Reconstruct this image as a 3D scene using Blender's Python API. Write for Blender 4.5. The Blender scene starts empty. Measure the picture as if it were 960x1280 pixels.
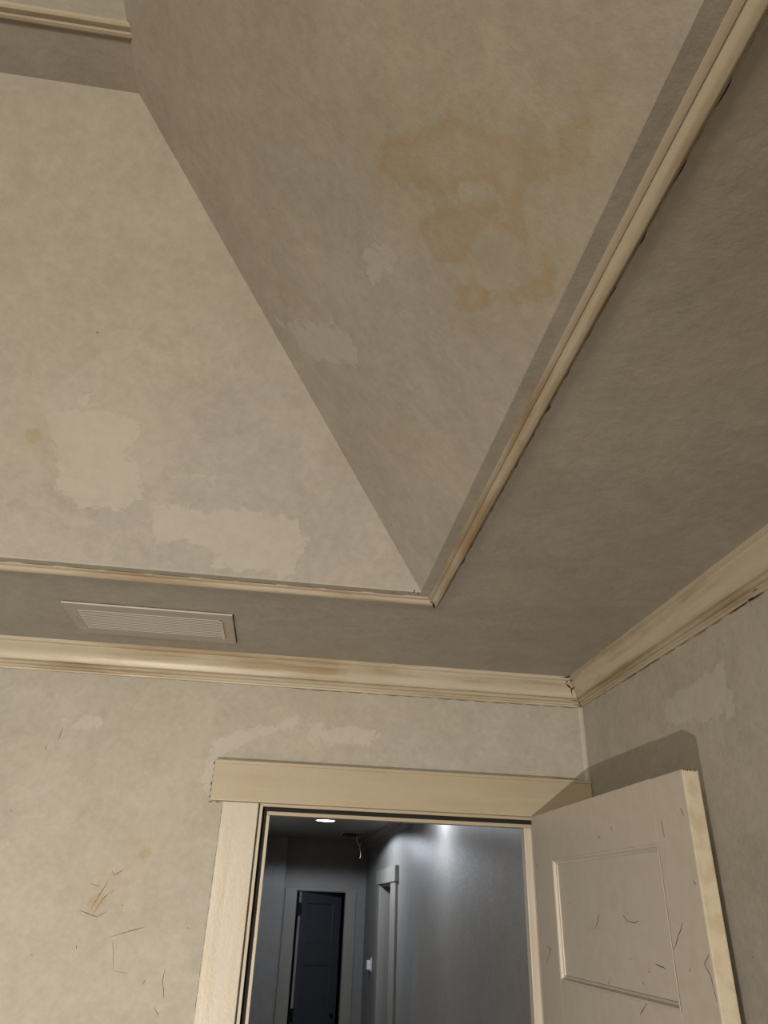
import bpy, bmesh, math, json
import numpy as np
from mathutils import Matrix, Vector, noise

# ------------------------------------------------------------------ camera, light, exposure
S = bpy.context.scene
COL = S.collection
CZ = 1.78                                   # eye height of the photographer

cam_d = bpy.data.cameras.new('camera')
cam_d.sensor_fit = 'VERTICAL'
cam_d.sensor_height = 36.0
cam_d.lens = 890.0 / 1280.0 * 36.0
cam_d.clip_start = 0.02
cam = bpy.data.objects.new('camera', cam_d)
COL.objects.link(cam)
S.camera = cam
_yaw, _pitch, _roll = -0.118167532, 0.507660923, 0.0380365612
cam.matrix_world = (Matrix.Translation((0, 0, CZ)) @ Matrix.Rotation(_yaw, 4, 'Z')
                    @ Matrix.Rotation(math.pi / 2 + _pitch, 4, 'X') @ Matrix.Rotation(_roll, 4, 'Z'))

S.view_settings.view_transform = 'Standard'
S.view_settings.look = 'None'
S.view_settings.gamma = 1.0
S.view_settings.use_curve_mapping = False
S.view_settings.exposure = 0.0
S.render.film_transparent = False

W = bpy.data.worlds.new('night')
S.world = W
W.use_nodes = True
W.node_tree.nodes['Background'].inputs[0].default_value = (0.02, 0.022, 0.03, 1)
W.node_tree.nodes['Background'].inputs[1].default_value = 0.15


def lamp(name, kind, loc, target, energy, color, **kw):
    d = bpy.data.lights.new(name, kind)
    d.energy = energy
    d.color = color
    for k, v in kw.items():
        setattr(d, k, v)
    o = bpy.data.objects.new(name, d)
    COL.objects.link(o)
    o.location = loc
    o.rotation_euler = (Vector(target) - Vector(loc)).to_track_quat('-Z', 'Y').to_euler()
    return o


KEY = (1.0, 0.90, 0.79)
WARM = (1.0, 0.87, 0.70)
# a small work lamp low down behind the photographer (throws the crisp door shadow)
lamp('work_lamp', 'SPOT', (-1.22, -1.87, 0.51), (-0.55, 2.25, -0.3), 700.0, KEY,
     spot_size=math.radians(115), spot_blend=1.0, shadow_soft_size=0.018)
# unseen soft fill light, added behind the camera to lift the room's brightness
lamp('soft_fill', 'AREA', (-1.35, -2.2, 1.85), (-1.0, 2.2, 1.75), 94.0, WARM, shape='DISK', size=0.6)
# hallway downlights
COOL = (0.82, 0.89, 1.0)
for hx, hy, he in ((0.845, 4.85, 42.0), (0.405, 6.99, 108.0)):
    lamp('downlight_lamp', 'SPOT', (hx, hy, CZ + 0.672), (hx, hy, 0), he, COOL,
         spot_size=math.radians(168), spot_blend=0.12, shadow_soft_size=0.05)

# ------------------------------------------------------------------ measured outlines (metres)
DATA = json.loads('''{"back_slope_light": [[[-0.5986, 1.3609, 2.7126], [-0.5007, 1.3476, 2.7261], [-0.4613, 1.3456, 2.728], [-0.3811, 1.3615, 2.712], [-0.4123, 1.3874, 2.686], [-0.4191, 1.4237, 2.6495], [-0.3776, 1.4448, 2.6282], [-0.3843, 1.4821, 2.5907], [-0.441, 1.511, 2.5616], [-0.4985, 1.5088, 2.5638], [-0.5393, 1.5055, 2.5671], [-0.5716, 1.4771, 2.5957], [-0.5794, 1.4296, 2.6435]], [[-0.3508, 1.4921, 2.5806], [-0.3176, 1.4898, 2.5829], [-0.2581, 1.5044, 2.5682], [-0.1746, 1.4923, 2.5804], [-0.1239, 1.4887, 2.584], [-0.0467, 1.4897, 2.583], [-0.0401, 1.4733, 2.5995], [-0.0219, 1.4816, 2.5912], [-0.0187, 1.507, 2.5656], [0.0105, 1.5309, 2.5415], [-0.0209, 1.5592, 2.513], [-0.0029, 1.598, 2.474], [-0.1128, 1.5984, 2.4736], [-0.2176, 1.592, 2.48], [-0.202, 1.5713, 2.5009], [-0.2376, 1.5542, 2.5181], [-0.3057, 1.5523, 2.52], [-0.3516, 1.5619, 2.5104]], [[-0.3286, 1.4412, 2.6318], [-0.2961, 1.4327, 2.6403], [-0.2211, 1.4395, 2.6335], [-0.2287, 1.4493, 2.6237], [-0.3279, 1.4534, 2.6195]], [[-0.5322, 1.3328, 2.7409], [-0.501, 1.3247, 2.7491], [-0.5046, 1.349, 2.7246], [-0.5282, 1.3508, 2.7228]]], "back_slope_stain": [[[-0.6303, 1.3957, 2.6776], [-0.6185, 1.3937, 2.6796], [-0.6139, 1.4003, 2.6729], [-0.628, 1.4026, 2.6707]]], "right_slope_stain": [[[0.0535, 0.622, 2.709], [0.0751, 0.5867, 2.6872], [0.1102, 0.5618, 2.652], [0.1307, 0.5178, 2.6313], [0.145, 0.5176, 2.6169], [0.1771, 0.5064, 2.5846], [0.2058, 0.4898, 2.5557], [0.2111, 0.4964, 2.5504], [0.2298, 0.4841, 2.5316], [0.2578, 0.4496, 2.5034], [0.2597, 0.4549, 2.5015], [0.2424, 0.4841, 2.5189], [0.2182, 0.5091, 2.5433], [0.2122, 0.534, 2.5493], [0.2178, 0.5533, 2.5436], [0.1974, 0.5556, 2.5642], [0.1901, 0.5418, 2.5715], [0.1659, 0.5592, 2.5959], [0.136, 0.6119, 2.626], [0.1202, 0.6128, 2.6418], [0.084, 0.6408, 2.6783], [0.0588, 0.6445, 2.7036]], [[0.1221, 0.6874, 2.6399], [0.1408, 0.6541, 2.6211], [0.1762, 0.6013, 2.5855], [0.2096, 0.5739, 2.5519], [0.2311, 0.5748, 2.5302], [0.2077, 0.5934, 2.5538], [0.1848, 0.6205, 2.5769], [0.1713, 0.6631, 2.5904], [0.1718, 0.683, 2.59], [0.1803, 0.6844, 2.5814], [0.1522, 0.709, 2.6097], [0.1407, 0.6945, 2.6213]], [[0.195, 0.7113, 2.5666], [0.2047, 0.7004, 2.5568], [0.2278, 0.696, 2.5336], [0.2264, 0.7058, 2.535], [0.2122, 0.714, 2.5493], [0.2123, 0.7309, 2.5492], [0.1974, 0.7484, 2.5642], [0.1942, 0.7347, 2.5674]], [[0.2457, 0.6753, 2.5155], [0.2728, 0.629, 2.4883], [0.2696, 0.6081, 2.4915], [0.2614, 0.5934, 2.4997], [0.2677, 0.5913, 2.4934], [0.2792, 0.6267, 2.4818], [0.2775, 0.6439, 2.4836], [0.2509, 0.68, 2.5103]], [[0.2299, 0.4558, 2.5315], [0.2514, 0.4316, 2.5099], [0.2564, 0.4374, 2.5049], [0.2435, 0.4513, 2.5177]]], "right_slope_light": [[[0.0411, 0.7965, 2.7214], [0.0903, 0.7351, 2.6719], [0.1044, 0.7652, 2.6578], [0.0902, 0.8288, 2.672], [0.0653, 0.8698, 2.6971], [0.0461, 0.8397, 2.7164]], [[-0.1208, 1.1601, 2.8844], [0.0448, 0.9906, 2.7177], [0.0673, 1.05, 2.6951], [-0.009, 1.1575, 2.7719]]], "back_wall_light": [[[-0.2399, 2.25, 2.0675], [-0.2375, 2.25, 2.157], [-0.2104, 2.25, 2.2117], [-0.0774, 2.25, 2.2603], [0.0415, 2.25, 2.2971], [0.0349, 2.25, 2.2602], [-0.1197, 2.25, 2.2102], [-0.1724, 2.25, 2.1607], [-0.2087, 2.25, 2.1359], [-0.1978, 2.25, 2.0305]], [[-0.6655, 2.25, 2.2511], [-0.5611, 2.25, 2.2579], [-0.5492, 2.25, 2.2142], [-0.6549, 2.25, 2.2076]], [[0.044, 2.25, 2.268], [0.2933, 2.25, 2.2593], [0.2697, 2.25, 2.2217], [0.0735, 2.25, 2.21]]], "back_wall_stain": [[[-0.3701, 2.25, 1.8946], [-0.3596, 2.25, 1.899], [-0.3533, 2.25, 1.8881], [-0.3625, 2.25, 1.8844]], [[-0.4762, 2.25, 1.7724], [-0.4526, 2.25, 1.7886], [-0.4513, 2.25, 1.7579], [-0.4674, 2.25, 1.7513]]], "right_wall_light": [[[0.944, 1.6884, 2.2666], [0.944, 1.5411, 2.28], [0.944, 1.426, 2.2837], [0.944, 1.4181, 2.2048], [0.944, 1.4269, 2.167], [0.944, 1.5772, 2.1767], [0.944, 1.6974, 2.1985], [0.944, 1.7578, 2.2073]]], 
"marks": {"wall_scratch": [[0.0011, [[-0.4899, 2.2494, 1.8122], [-0.461, 2.2494, 1.8058]]], [0.0011, [[-0.4453, 2.2494, 1.8189], [-0.4606, 2.2494, 1.7883], [-0.4747, 2.2494, 1.7541]]], [0.0011, [[-0.4321, 2.2494, 1.7987], [-0.4484, 2.2494, 1.7795], [-0.4639, 2.2494, 1.7483]]], [0.0011, [[-0.5056, 2.2494, 1.7482], [-0.4556, 2.2494, 1.7353], [-0.4317, 2.2494, 1.7494]]], [0.0011, [[-0.4287, 2.2494, 1.7988], [-0.4308, 2.2494, 1.7894]]], [0.0011, [[-0.4006, 2.2494, 1.7626], [-0.3928, 2.2494, 1.7647]]], [0.0011, [[-0.4112, 2.2494, 1.6912], [-0.3683, 2.2494, 1.7043], [-0.3247, 2.2494, 1.7164]]], [0.0011, [[-0.4407, 2.2494, 1.8457], [-0.4325, 2.2494, 1.8333], [-0.4114, 2.2494, 1.8488]]], [0.0011, [[-0.4927, 2.2494, 1.6701], [-0.4913, 2.2494, 1.6614]]], [0.0011, [[-0.6633, 2.2494, 2.1759], [-0.6625, 2.2494, 2.1909], [-0.6606, 2.2494, 2.2136]]], [0.0011, [[-0.6933, 2.2494, 2.1667], [-0.6921, 2.2494, 2.1447]]], [0.0011, [[-0.3045, 2.2494, 1.6002], [-0.3108, 2.2494, 1.5888]]], [0.0011, [[-0.2605, 2.2494, 1.6241], [-0.262, 2.2494, 1.5955], [-0.255, 2.2494, 1.5787], [-0.2522, 2.2494, 1.5592]]], [0.0011, [[-0.2739, 2.2494, 1.5422], [-0.2592, 2.2494, 1.526], [-0.2609, 2.2494, 1.5178]]], [0.0011, [[-0.5749, 2.2494, 1.96], [-0.5701, 2.2494, 1.9576]]], [0.0011, [[-0.2178, 2.2494, 1.7185], [-0.2131, 2.2494, 1.715]]], [0.0011, [[-0.743, 2.2494, 1.9817], [-0.7382, 2.2494, 1.9793]]], [0.0011, [[-0.6002, 2.2494, 1.6464], [-0.5958, 2.2494, 1.6443]]], [0.00045, [[-0.4044, 2.2494, 1.6843], [-0.3886, 2.2494, 1.6164]]], [0.00045, [[-0.3886, 2.2494, 1.6164], [-0.3496, 2.2494, 1.6116]]]], "door_scratch": [[0.0012, [[0.7432, 1.4337, 1.9478], [0.7433, 1.4302, 1.9188]]], [0.0012, [[0.7406, 1.6637, 1.958], [0.7406, 1.6614, 1.9512]]], [0.0012, [[0.7414, 1.5937, 1.6342], [0.741, 1.6284, 1.6132]]], [0.0012, [[0.7351, 2.1421, 1.7052], [0.7355, 2.1128, 1.7006], [0.735, 2.1504, 1.6686]]], [0.0012, [[0.7443, 1.3356, 1.7296], [0.7441, 1.3559, 1.7149], [0.7443, 1.3423, 1.6986], [0.7443, 1.3347, 1.6621]]], [0.0012, [[0.7435, 1.4093, 1.7056], [0.7435, 1.4067, 1.6998]]], [0.0012, [[0.7441, 1.356, 1.9638], [0.7442, 1.3463, 1.9489]]], [0.0012, [[0.7442, 1.3498, 1.8408], [0.7443, 1.3424, 1.836]]], [0.0012, [[0.7398, 1.7292, 1.9437], [0.7397, 1.7427, 1.939]]], [0.0012, [[0.7346, 2.1867, 1.8983], [0.7348, 2.1717, 1.9044]]], [0.0012, [[0.7435, 1.4091, 1.7753], [0.743, 1.4545, 1.7317]]]], "panel_scratch": [[0.0012, [[0.749, 1.8004, 1.7827], [0.7487, 1.8327, 1.7538]]], [0.0012, [[0.7505, 1.674, 1.7843], [0.7506, 1.6613, 1.7745], [0.751, 1.6308, 1.7712], [0.7513, 1.602, 1.7742]]], [0.0012, [[0.7518, 1.5589, 1.7035], [0.7523, 1.5154, 1.6967]]], [0.0012, [[0.7511, 1.6202, 1.6693], [0.7511, 1.6176, 1.6628]]], [0.0012, [[0.7492, 1.7819, 1.659], [0.7492, 1.7883, 1.6511]]], [0.0012, [[0.7469, 1.9849, 1.8113], [0.747, 1.9752, 1.8065]]], [0.0012, [[0.7514, 1.5888, 1.6895], [0.7515, 1.5856, 1.6853]]], [0.0012, [[0.7506, 1.6655, 1.7059], [0.7506, 1.661, 1.7042]]]], "crown_crack": [[0.0046, [[0.8654, 2.1909, 2.4559], [0.8803, 2.1909, 2.457], [0.8856, 2.1711, 2.458]]], [0.0046, [[0.8823, 2.2005, 2.4412], [0.8837, 2.1909, 2.4573]]], [0.0046, [[0.8782, 2.2008, 2.441], [0.9013, 2.2149, 2.4279], [0.9052, 2.2231, 2.4139], [0.9109, 2.2276, 2.4031]]], [0.0046, [[0.9041, 2.2175, 2.4247], [0.9062, 2.2046, 2.4317]]], [0.0046, [[0.9012, 2.2345, 2.3952], [0.9302, 2.2326, 2.3942]]], [0.0046, [[0.9218, 2.2429, 2.377], [0.937, 2.2429, 2.3801], [0.9364, 2.2192, 2.3824]]], [0.0046, [[0.8915, 2.1954, 2.4467], [0.8926, 2.1709, 2.4449]]], [0.0028, [[0.9404, 1.3706, 2.3756], [0.9404, 1.3141, 2.3756], [0.94, 1.2465, 2.3756]]], [0.0028, [[0.933, 1.2696, 2.3844], [0.9341, 1.2388, 2.3837]]], [0.0028, [[0.9375, 1.2946, 2.3756], [0.9373, 1.2749, 2.3761]]], [0.0012, [[0.9399, 1.7016, 2.3756], [0.9401, 1.7787, 2.3757]]], [0.0012, [[0.9411, 1.8296, 2.3757], [0.9432, 1.9387, 2.3757]]]], "corner_crack": [[0.0034, [[0.9423, 2.2494, 2.3657], [0.9435, 2.2494, 2.3375], [0.9416, 2.2494, 2.3115]]], [0.0034, [[0.9378, 2.2494, 2.2065], [0.9372, 2.2494, 2.1744], [0.9356, 2.2494, 2.1483]]]], "trim_crack": [[0.0042, [[0.3135, 1.6166, 2.447], [0.3251, 1.6309, 2.447], [0.3322, 1.6534, 2.447], [0.3383, 1.6646, 2.447]]], [0.0042, [[0.3184, 1.6222, 2.447], [0.3277, 1.6337, 2.447]]], [0.0042, [[0.3056, 1.5952, 2.447], [0.3112, 1.5986, 2.447]]]], "slope_crack": [[0.002, [[0.2444, 1.5685, 2.5029], [0.255, 1.5789, 2.4925]]], [0.004, [[0.2743, 1.5995, 2.4697], [0.2708, 1.5995, 2.4569]]], [0.004, [[0.2809, 1.5995, 2.4605], [0.284, 1.5995, 2.456]]]]}}''')

# ------------------------------------------------------------------ room dimensions
D = 2.25            # back wall
XW = 0.944          # right wall
XL = -2.7           # left wall
YF = -2.3           # front wall
ZC = CZ + 0.68      # soffit
HX0, HX1 = -0.35, 1.048     # hallway
HY0, HY1 = 2.35, 9.2
LX1, LY1 = 0.289, 1.600     # tray lip, right and back
LX0, LY0 = -2.045, -1.65    # tray lip, left and front
ZS = ZC + 0.005             # foot of the slopes
ZT = CZ + 1.4               # head of the slopes
TX1, TY1, TX0, TY0 = -0.416, 0.898, -1.34, -0.948
OX0, OX1, OZ = -0.052, 0.752, CZ + 0.2605   # clear width of the door frame


# ------------------------------------------------------------------ materials
class NT:
    def __init__(self, name):
        self.m = bpy.data.materials.new(name)
        self.m.use_nodes = True
        self.t = self.m.node_tree
        self.b = self.t.nodes['Principled BSDF']

    def n(self, typ, **kw):
        x = self.t.nodes.new(typ)
        for k, v in kw.items():
            setattr(x, k, v)
        return x

    def l(self, a, b):
        self.t.links.new(a, b)

    def val(self, sock, v):
        if isinstance(v, (int, float, tuple)):
            sock.default_value = v
        else:
            self.l(v, sock)

    def math(self, op, a, b=0.0, clamp=False):
        x = self.n('ShaderNodeMath', operation=op)
        x.use_clamp = clamp
        self.val(x.inputs[0], a)
        self.val(x.inputs[1], b)
        return x.outputs[0]

    def noise(self, vec, scale, detail=4.0, rough=0.55, dist=0.0):
        x = self.n('ShaderNodeTexNoise')
        self.l(vec, x.inputs['Vector'])
        x.inputs['Scale'].default_value = scale
        x.inputs['Detail'].default_value = detail
        x.inputs['Roughness'].default_value = rough
        x.inputs['Distortion'].default_value = dist
        return x.outputs['Fac']

    def ramp(self, v, a, b, lo=0.0, hi=1.0, smooth=True):
        x = self.n('ShaderNodeMapRange')
        x.interpolation_type = 'SMOOTHSTEP' if smooth else 'LINEAR'
        self.val(x.inputs['Value'], v)
        x.inputs['From Min'].default_value = a
        x.inputs['From Max'].default_value = b
        x.inputs['To Min'].default_value = lo
        x.inputs['To Max'].default_value = hi
        return x.outputs['Result']

    def mix(self, fac, a, b, mode='MIX'):
        x = self.n('ShaderNodeMix', data_type='RGBA', blend_type=mode)
        self.val(x.inputs[0], fac)
        self.val(x.inputs[6], a)
        self.val(x.inputs[7], b)
        return x.outputs[2]

    def coords(self, scale=(1, 1, 1)):
        tc = self.n('ShaderNodeTexCoord')
        mp = self.n('ShaderNodeMapping')
        mp.inputs['Scale'].default_value = scale
        self.l(tc.outputs['Object'], mp.inputs['Vector'])
        return mp.outputs[0]

    def attr(self, name):
        x = self.n('ShaderNodeAttribute', attribute_name=name)
        return x.outputs['Fac']

    def bump(self, h, strength, dist=0.002):
        x = self.n('ShaderNodeBump')
        x.inputs['Strength'].default_value = strength
        x.inputs['Distance'].default_value = dist
        self.l(h, x.inputs['Height'])
        self.l(x.outputs[0], self.b.inputs['Normal'])


def c4(c):
    return (c[0], c[1], c[2], 1.0)


def plaster(name, base, light, brown=(0.30, 0.220, 0.110), marks=True, rough=0.6, spec=0.3):
    N = NT(name)
    co = N.coords()
    big = N.noise(co, 1.4, 5, 0.6, 0.4)
    mid = N.noise(co, 7.0, 6, 0.62, 0.6)
    grain = N.noise(co, 55.0, 5, 0.7)
    leaf = N.noise(co, 24.0, 7, 0.72, 0.5)
    fine = N.noise(co, 260.0, 3, 0.6)
    warm = tuple(base[i] * k for i, k in enumerate((1.02, 0.99, 0.94)))
    cool = tuple(base[i] * k for i, k in enumerate((0.985, 0.992, 1.0)))
    col = N.mix(N.ramp(big, 0.36, 0.64), c4(cool), c4(warm))
    col = N.mix(1.0, col, N.mix(N.ramp(mid, 0.3, 0.72), (0.93, 0.93, 0.93, 1), (1.05, 1.05, 1.05, 1)), 'MULTIPLY')
    col = N.mix(1.0, col, N.mix(N.ramp(grain, 0.25, 0.75), (0.935, 0.935, 0.93, 1), (1.055, 1.055, 1.055, 1)), 'MULTIPLY')
    col = N.mix(1.0, col, N.mix(N.ramp(leaf, 0.32, 0.68), (0.955, 0.955, 0.95, 1), (1.04, 1.04, 1.04, 1)), 'MULTIPLY')
    # paler skim-coat areas of the wall finish
    skim = N.ramp(N.noise(co, 2.6, 7, 0.66, 0.8), 0.56, 0.60)
    col = N.mix(N.math('MULTIPLY', skim, 0.22), col, c4(light))
    h = N.math('ADD', N.math('MULTIPLY', mid, 0.9), N.math('ADD', N.math('MULTIPLY', N.math('ADD', grain, leaf), 0.5), N.math('MULTIPLY', fine, 0.12)))
    if marks:
        edge = N.math('MULTIPLY', N.math('SUBTRACT', N.noise(co, 22.0, 7, 0.68, 0.5), 0.5), 0.11)
        lm = N.ramp(N.math('ADD', N.attr('light'), edge), -0.002, 0.006)
        inner = N.ramp(N.noise(co, 30, 5, 0.7), 0.3, 0.6, 0.62, 1.0)
        col = N.mix(N.math('MULTIPLY', N.math('MULTIPLY', lm, inner), 0.75), col, c4(light))
        ed2 = N.math('MULTIPLY', edge, 0.55)
        sd = N.math('ADD', N.math('ADD', N.attr('stain'), ed2), 0.008)
        sm = N.ramp(sd, -0.008, 0.006)
        tide = N.math('MULTIPLY', N.ramp(sd, -0.006, 0.003), N.ramp(sd, 0.004, 0.022, 1.0, 0.0))
        sm = N.math('MULTIPLY', sm, N.ramp(N.noise(co, 16, 7, 0.72, 0.8), 0.36, 0.60, 0.25, 1.0))
        halo = N.ramp(N.math('ADD', N.attr('stain'), N.math('MULTIPLY', edge, 1.6)), -0.10, 0.0)
        col = N.mix(N.math('MULTIPLY', halo, 0.16), col, c4(brown))
        col = N.mix(N.math('MULTIPLY', sm, 0.36), col, c4(brown))
        col = N.mix(N.math('MULTIPLY', tide, 0.22), col, c4(tuple(x * 0.8 for x in brown)))
        h = N.math('ADD', h, N.math('MULTIPLY', lm, 0.25))
    # fly specks
    vo = N.n('ShaderNodeTexVoronoi')
    N.l(co, vo.inputs['Vector'])
    vo.inputs['Scale'].default_value = 9.0
    sp = N.ramp(vo.outputs['Distance'], 0.012, 0.03, 1.0, 0.0)
    sp = N.math('MULTIPLY', sp, N.ramp(N.noise(co, 3.1, 2), 0.5, 0.55))
    col = N.mix(N.math('MULTIPLY', sp, 0.7), col, (0.06, 0.045, 0.03, 1))
    N.l(col, N.b.inputs['Base Color'])
    N.b.inputs['Roughness'].default_value = rough
    N.b.inputs['Specular IOR Level'].default_value = spec
    N.bump(h, 0.42, 0.004)
    return N.m


def gloss_paint(name, base, grime, along, rough=0.36, amount=0.55, specks=0.6):
    """Old enamel paint: streaks along the length, grime and chips."""
    N = NT(name)
    sc = [30.0, 30.0, 30.0]
    if along is not None:
        sc[along] = 2.2
    st = N.coords(tuple(sc))
    co = N.coords()
    s = N.noise(st, 1.0, 5, 0.6, 0.3)
    patch = N.noise(co, 3.2, 4, 0.6, 0.3)
    f = N.math('MULTIPLY', N.ramp(s, 0.40, 0.66), N.ramp(patch, 0.34, 0.58, 0.2, 1.0))
    col = N.mix(N.math('MULTIPLY', f, amount), c4(base), c4(grime))
    col = N.mix(1.0, col, N.mix(N.noise(co, 45, 5, 0.7), (0.93, 0.93, 0.93, 1), (1.06, 1.06, 1.06, 1)), 'MULTIPLY')
    vo = N.n('ShaderNodeTexVoronoi')
    N.l(co, vo.inputs['Vector'])
    vo.inputs['Scale'].default_value = 34.0
    sp = N.ramp(vo.outputs['Distance'], 0.03, 0.085, 1.0, 0.0)
    sp = N.math('MULTIPLY', sp, N.ramp(N.noise(co, 8.0, 3), 0.55, 0.62))
    col = N.mix(N.math('MULTIPLY', sp, specks), col, (0.16, 0.11, 0.06, 1))
    N.l(col, N.b.inputs['Base Color'])
    N.b.inputs['Roughness'].default_value = rough
    N.b.inputs['Specular IOR Level'].default_value = 0.45
    h = N.math('ADD', N.math('MULTIPLY', s, 0.6), N.math('ADD', N.noise(co, 120, 4, 0.6), N.math('MULTIPLY', sp, -0.5)))
    N.bump(h, 0.22, 0.0015)
    return N.m


def plain(name, col, rough=0.5, metal=0.0, emit=0.0):
    N = NT(name)
    co = N.coords()
    c = N.mix(N.noise(co, 40, 3), c4(tuple(x * 0.93 for x in col)), c4(tuple(min(1, x * 1.07) for x in col)))
    N.l(c, N.b.inputs['Base Color'])
    N.b.inputs['Roughness'].default_value = rough
    N.b.inputs['Metallic'].default_value = metal
    if emit:
        N.b.inputs['Emission Color'].default_value = (0.93, 0.96, 1.0, 1)
        N.b.inputs['Emission Strength'].default_value = emit
    return N.m


BASE = (0.315, 0.302, 0.270)
PALE = (0.375, 0.360, 0.322)
M_wall = plaster('putty_plaster', BASE, PALE)
M_bead = plaster('corner_plaster', (0.345, 0.33, 0.292), PALE, marks=False)
M_hall = plaster('hallway_plaster', (0.235, 0.23, 0.222), (0.27, 0.264, 0.253), marks=False, rough=0.42, spec=0.4)
CREAM = (0.385, 0.345, 0.270)
GRIME = (0.225, 0.160, 0.080)
M_trim_x = gloss_paint('cream_enamel_across', CREAM, GRIME, 0, 0.36, 0.75)
M_trim_y = gloss_paint('cream_enamel_deep', CREAM, GRIME, 1, 0.36, 0.85)
M_case = gloss_paint('cream_casing', (0.43, 0.405, 0.35), (0.34, 0.285, 0.19), 2, 0.26, 0.4, 0.4)
M_head = gloss_paint('cream_header', (0.330, 0.290, 0.215), (0.27, 0.22, 0.135), 0, 0.38, 0.4, 0.3)
M_door = gloss_paint('putty_door_paint', (0.375, 0.352, 0.308), (0.30, 0.262, 0.195), None, 0.40, 0.28, 0.55)
M_edge = gloss_paint('worn_door_edge', (0.39, 0.355, 0.275), (0.28, 0.21, 0.12), None, 0.34, 0.45, 0.85)
M_hcase = gloss_paint('hallway_casing', (0.275, 0.26, 0.232), (0.22, 0.19, 0.145), 2, 0.36, 0.3, 0.2)
M_fdoor = gloss_paint('slate_door_paint', (0.045, 0.045, 0.054), (0.035, 0.035, 0.041), 2, 0.40, 0.3, 0.1)
M_vent = gloss_paint('painted_grille', (0.335, 0.315, 0.272), (0.28, 0.235, 0.16), 0, 0.45, 0.25, 0.3)
M_ventd = plain('vent_backing', (0.07, 0.06, 0.045), 0.7)
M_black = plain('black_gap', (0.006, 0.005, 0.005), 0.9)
M_iron = plain('black_iron', (0.012, 0.012, 0.013), 0.45, 0.6)
M_scuff = plain('dark_scuff', (0.05, 0.036, 0.03), 0.7)
M_crack_shade = plain('dark_crack_and_shade', (0.022, 0.015, 0.010), 0.8)
M_brown = plain('brown_crack', (0.16, 0.10, 0.05), 0.8)
M_white = plain('white_plastic', (0.72, 0.72, 0.72), 0.4)
M_glow = plain('lit_diffuser', (0.9, 0.92, 0.95), 0.4, 0.0, 9.0)
M_screw = plain('screw_metal', (0.62, 0.56, 0.45), 0.3, 0.7)
M_duct = plain('dark_duct', (0.02, 0.02, 0.02), 0.8)
M_floor = gloss_paint('floor_boards', (0.13, 0.08, 0.045), (0.08, 0.05, 0.03), 1, 0.35, 0.6, 0.1)


# ------------------------------------------------------------------ mesh helpers
def link(name, me, mats, parent=None, kind=None):
    o = bpy.data.objects.new(name, me)
    for m in (mats if isinstance(mats, (list, tuple)) else [mats]):
        me.materials.append(m)
    COL.objects.link(o)
    if parent is not None:
        o.parent = parent
    if kind:
        o['kind'] = kind
    return o


def empty(name, loc=(0, 0, 0)):
    o = bpy.data.objects.new(name, None)
    COL.objects.link(o)
    o.location = loc
    o.empty_display_size = 0.1
    return o


def describe(o, label, category, group=None, kind=None):
    o['label'] = label
    if category:
        o['category'] = category
    if group:
        o['group'] = group
    if kind:
        o['kind'] = kind
    return o


def sdf(P, poly):
    """signed distance of points P (n,2) to a polygon, positive inside"""
    a = np.array(poly)
    b = np.roll(a, -1, 0)
    best = np.full(len(P), 1e9)
    inside = np.zeros(len(P), bool)
    for p, q in zip(a, b):
        e = q - p
        t = np.clip(((P - p) @ e) / (e @ e + 1e-12), 0, 1)
        best = np.minimum(best, np.linalg.norm(P - p - t[:, None] * e, axis=1))
        c = ((p[1] > P[:, 1]) != (q[1] > P[:, 1])) & (P[:, 0] < (q[0] - p[0]) * (P[:, 1] - p[1]) / (q[1] - p[1] + 1e-12) + p[0])
        inside ^= c
    return np.where(inside, best, -best)


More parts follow.
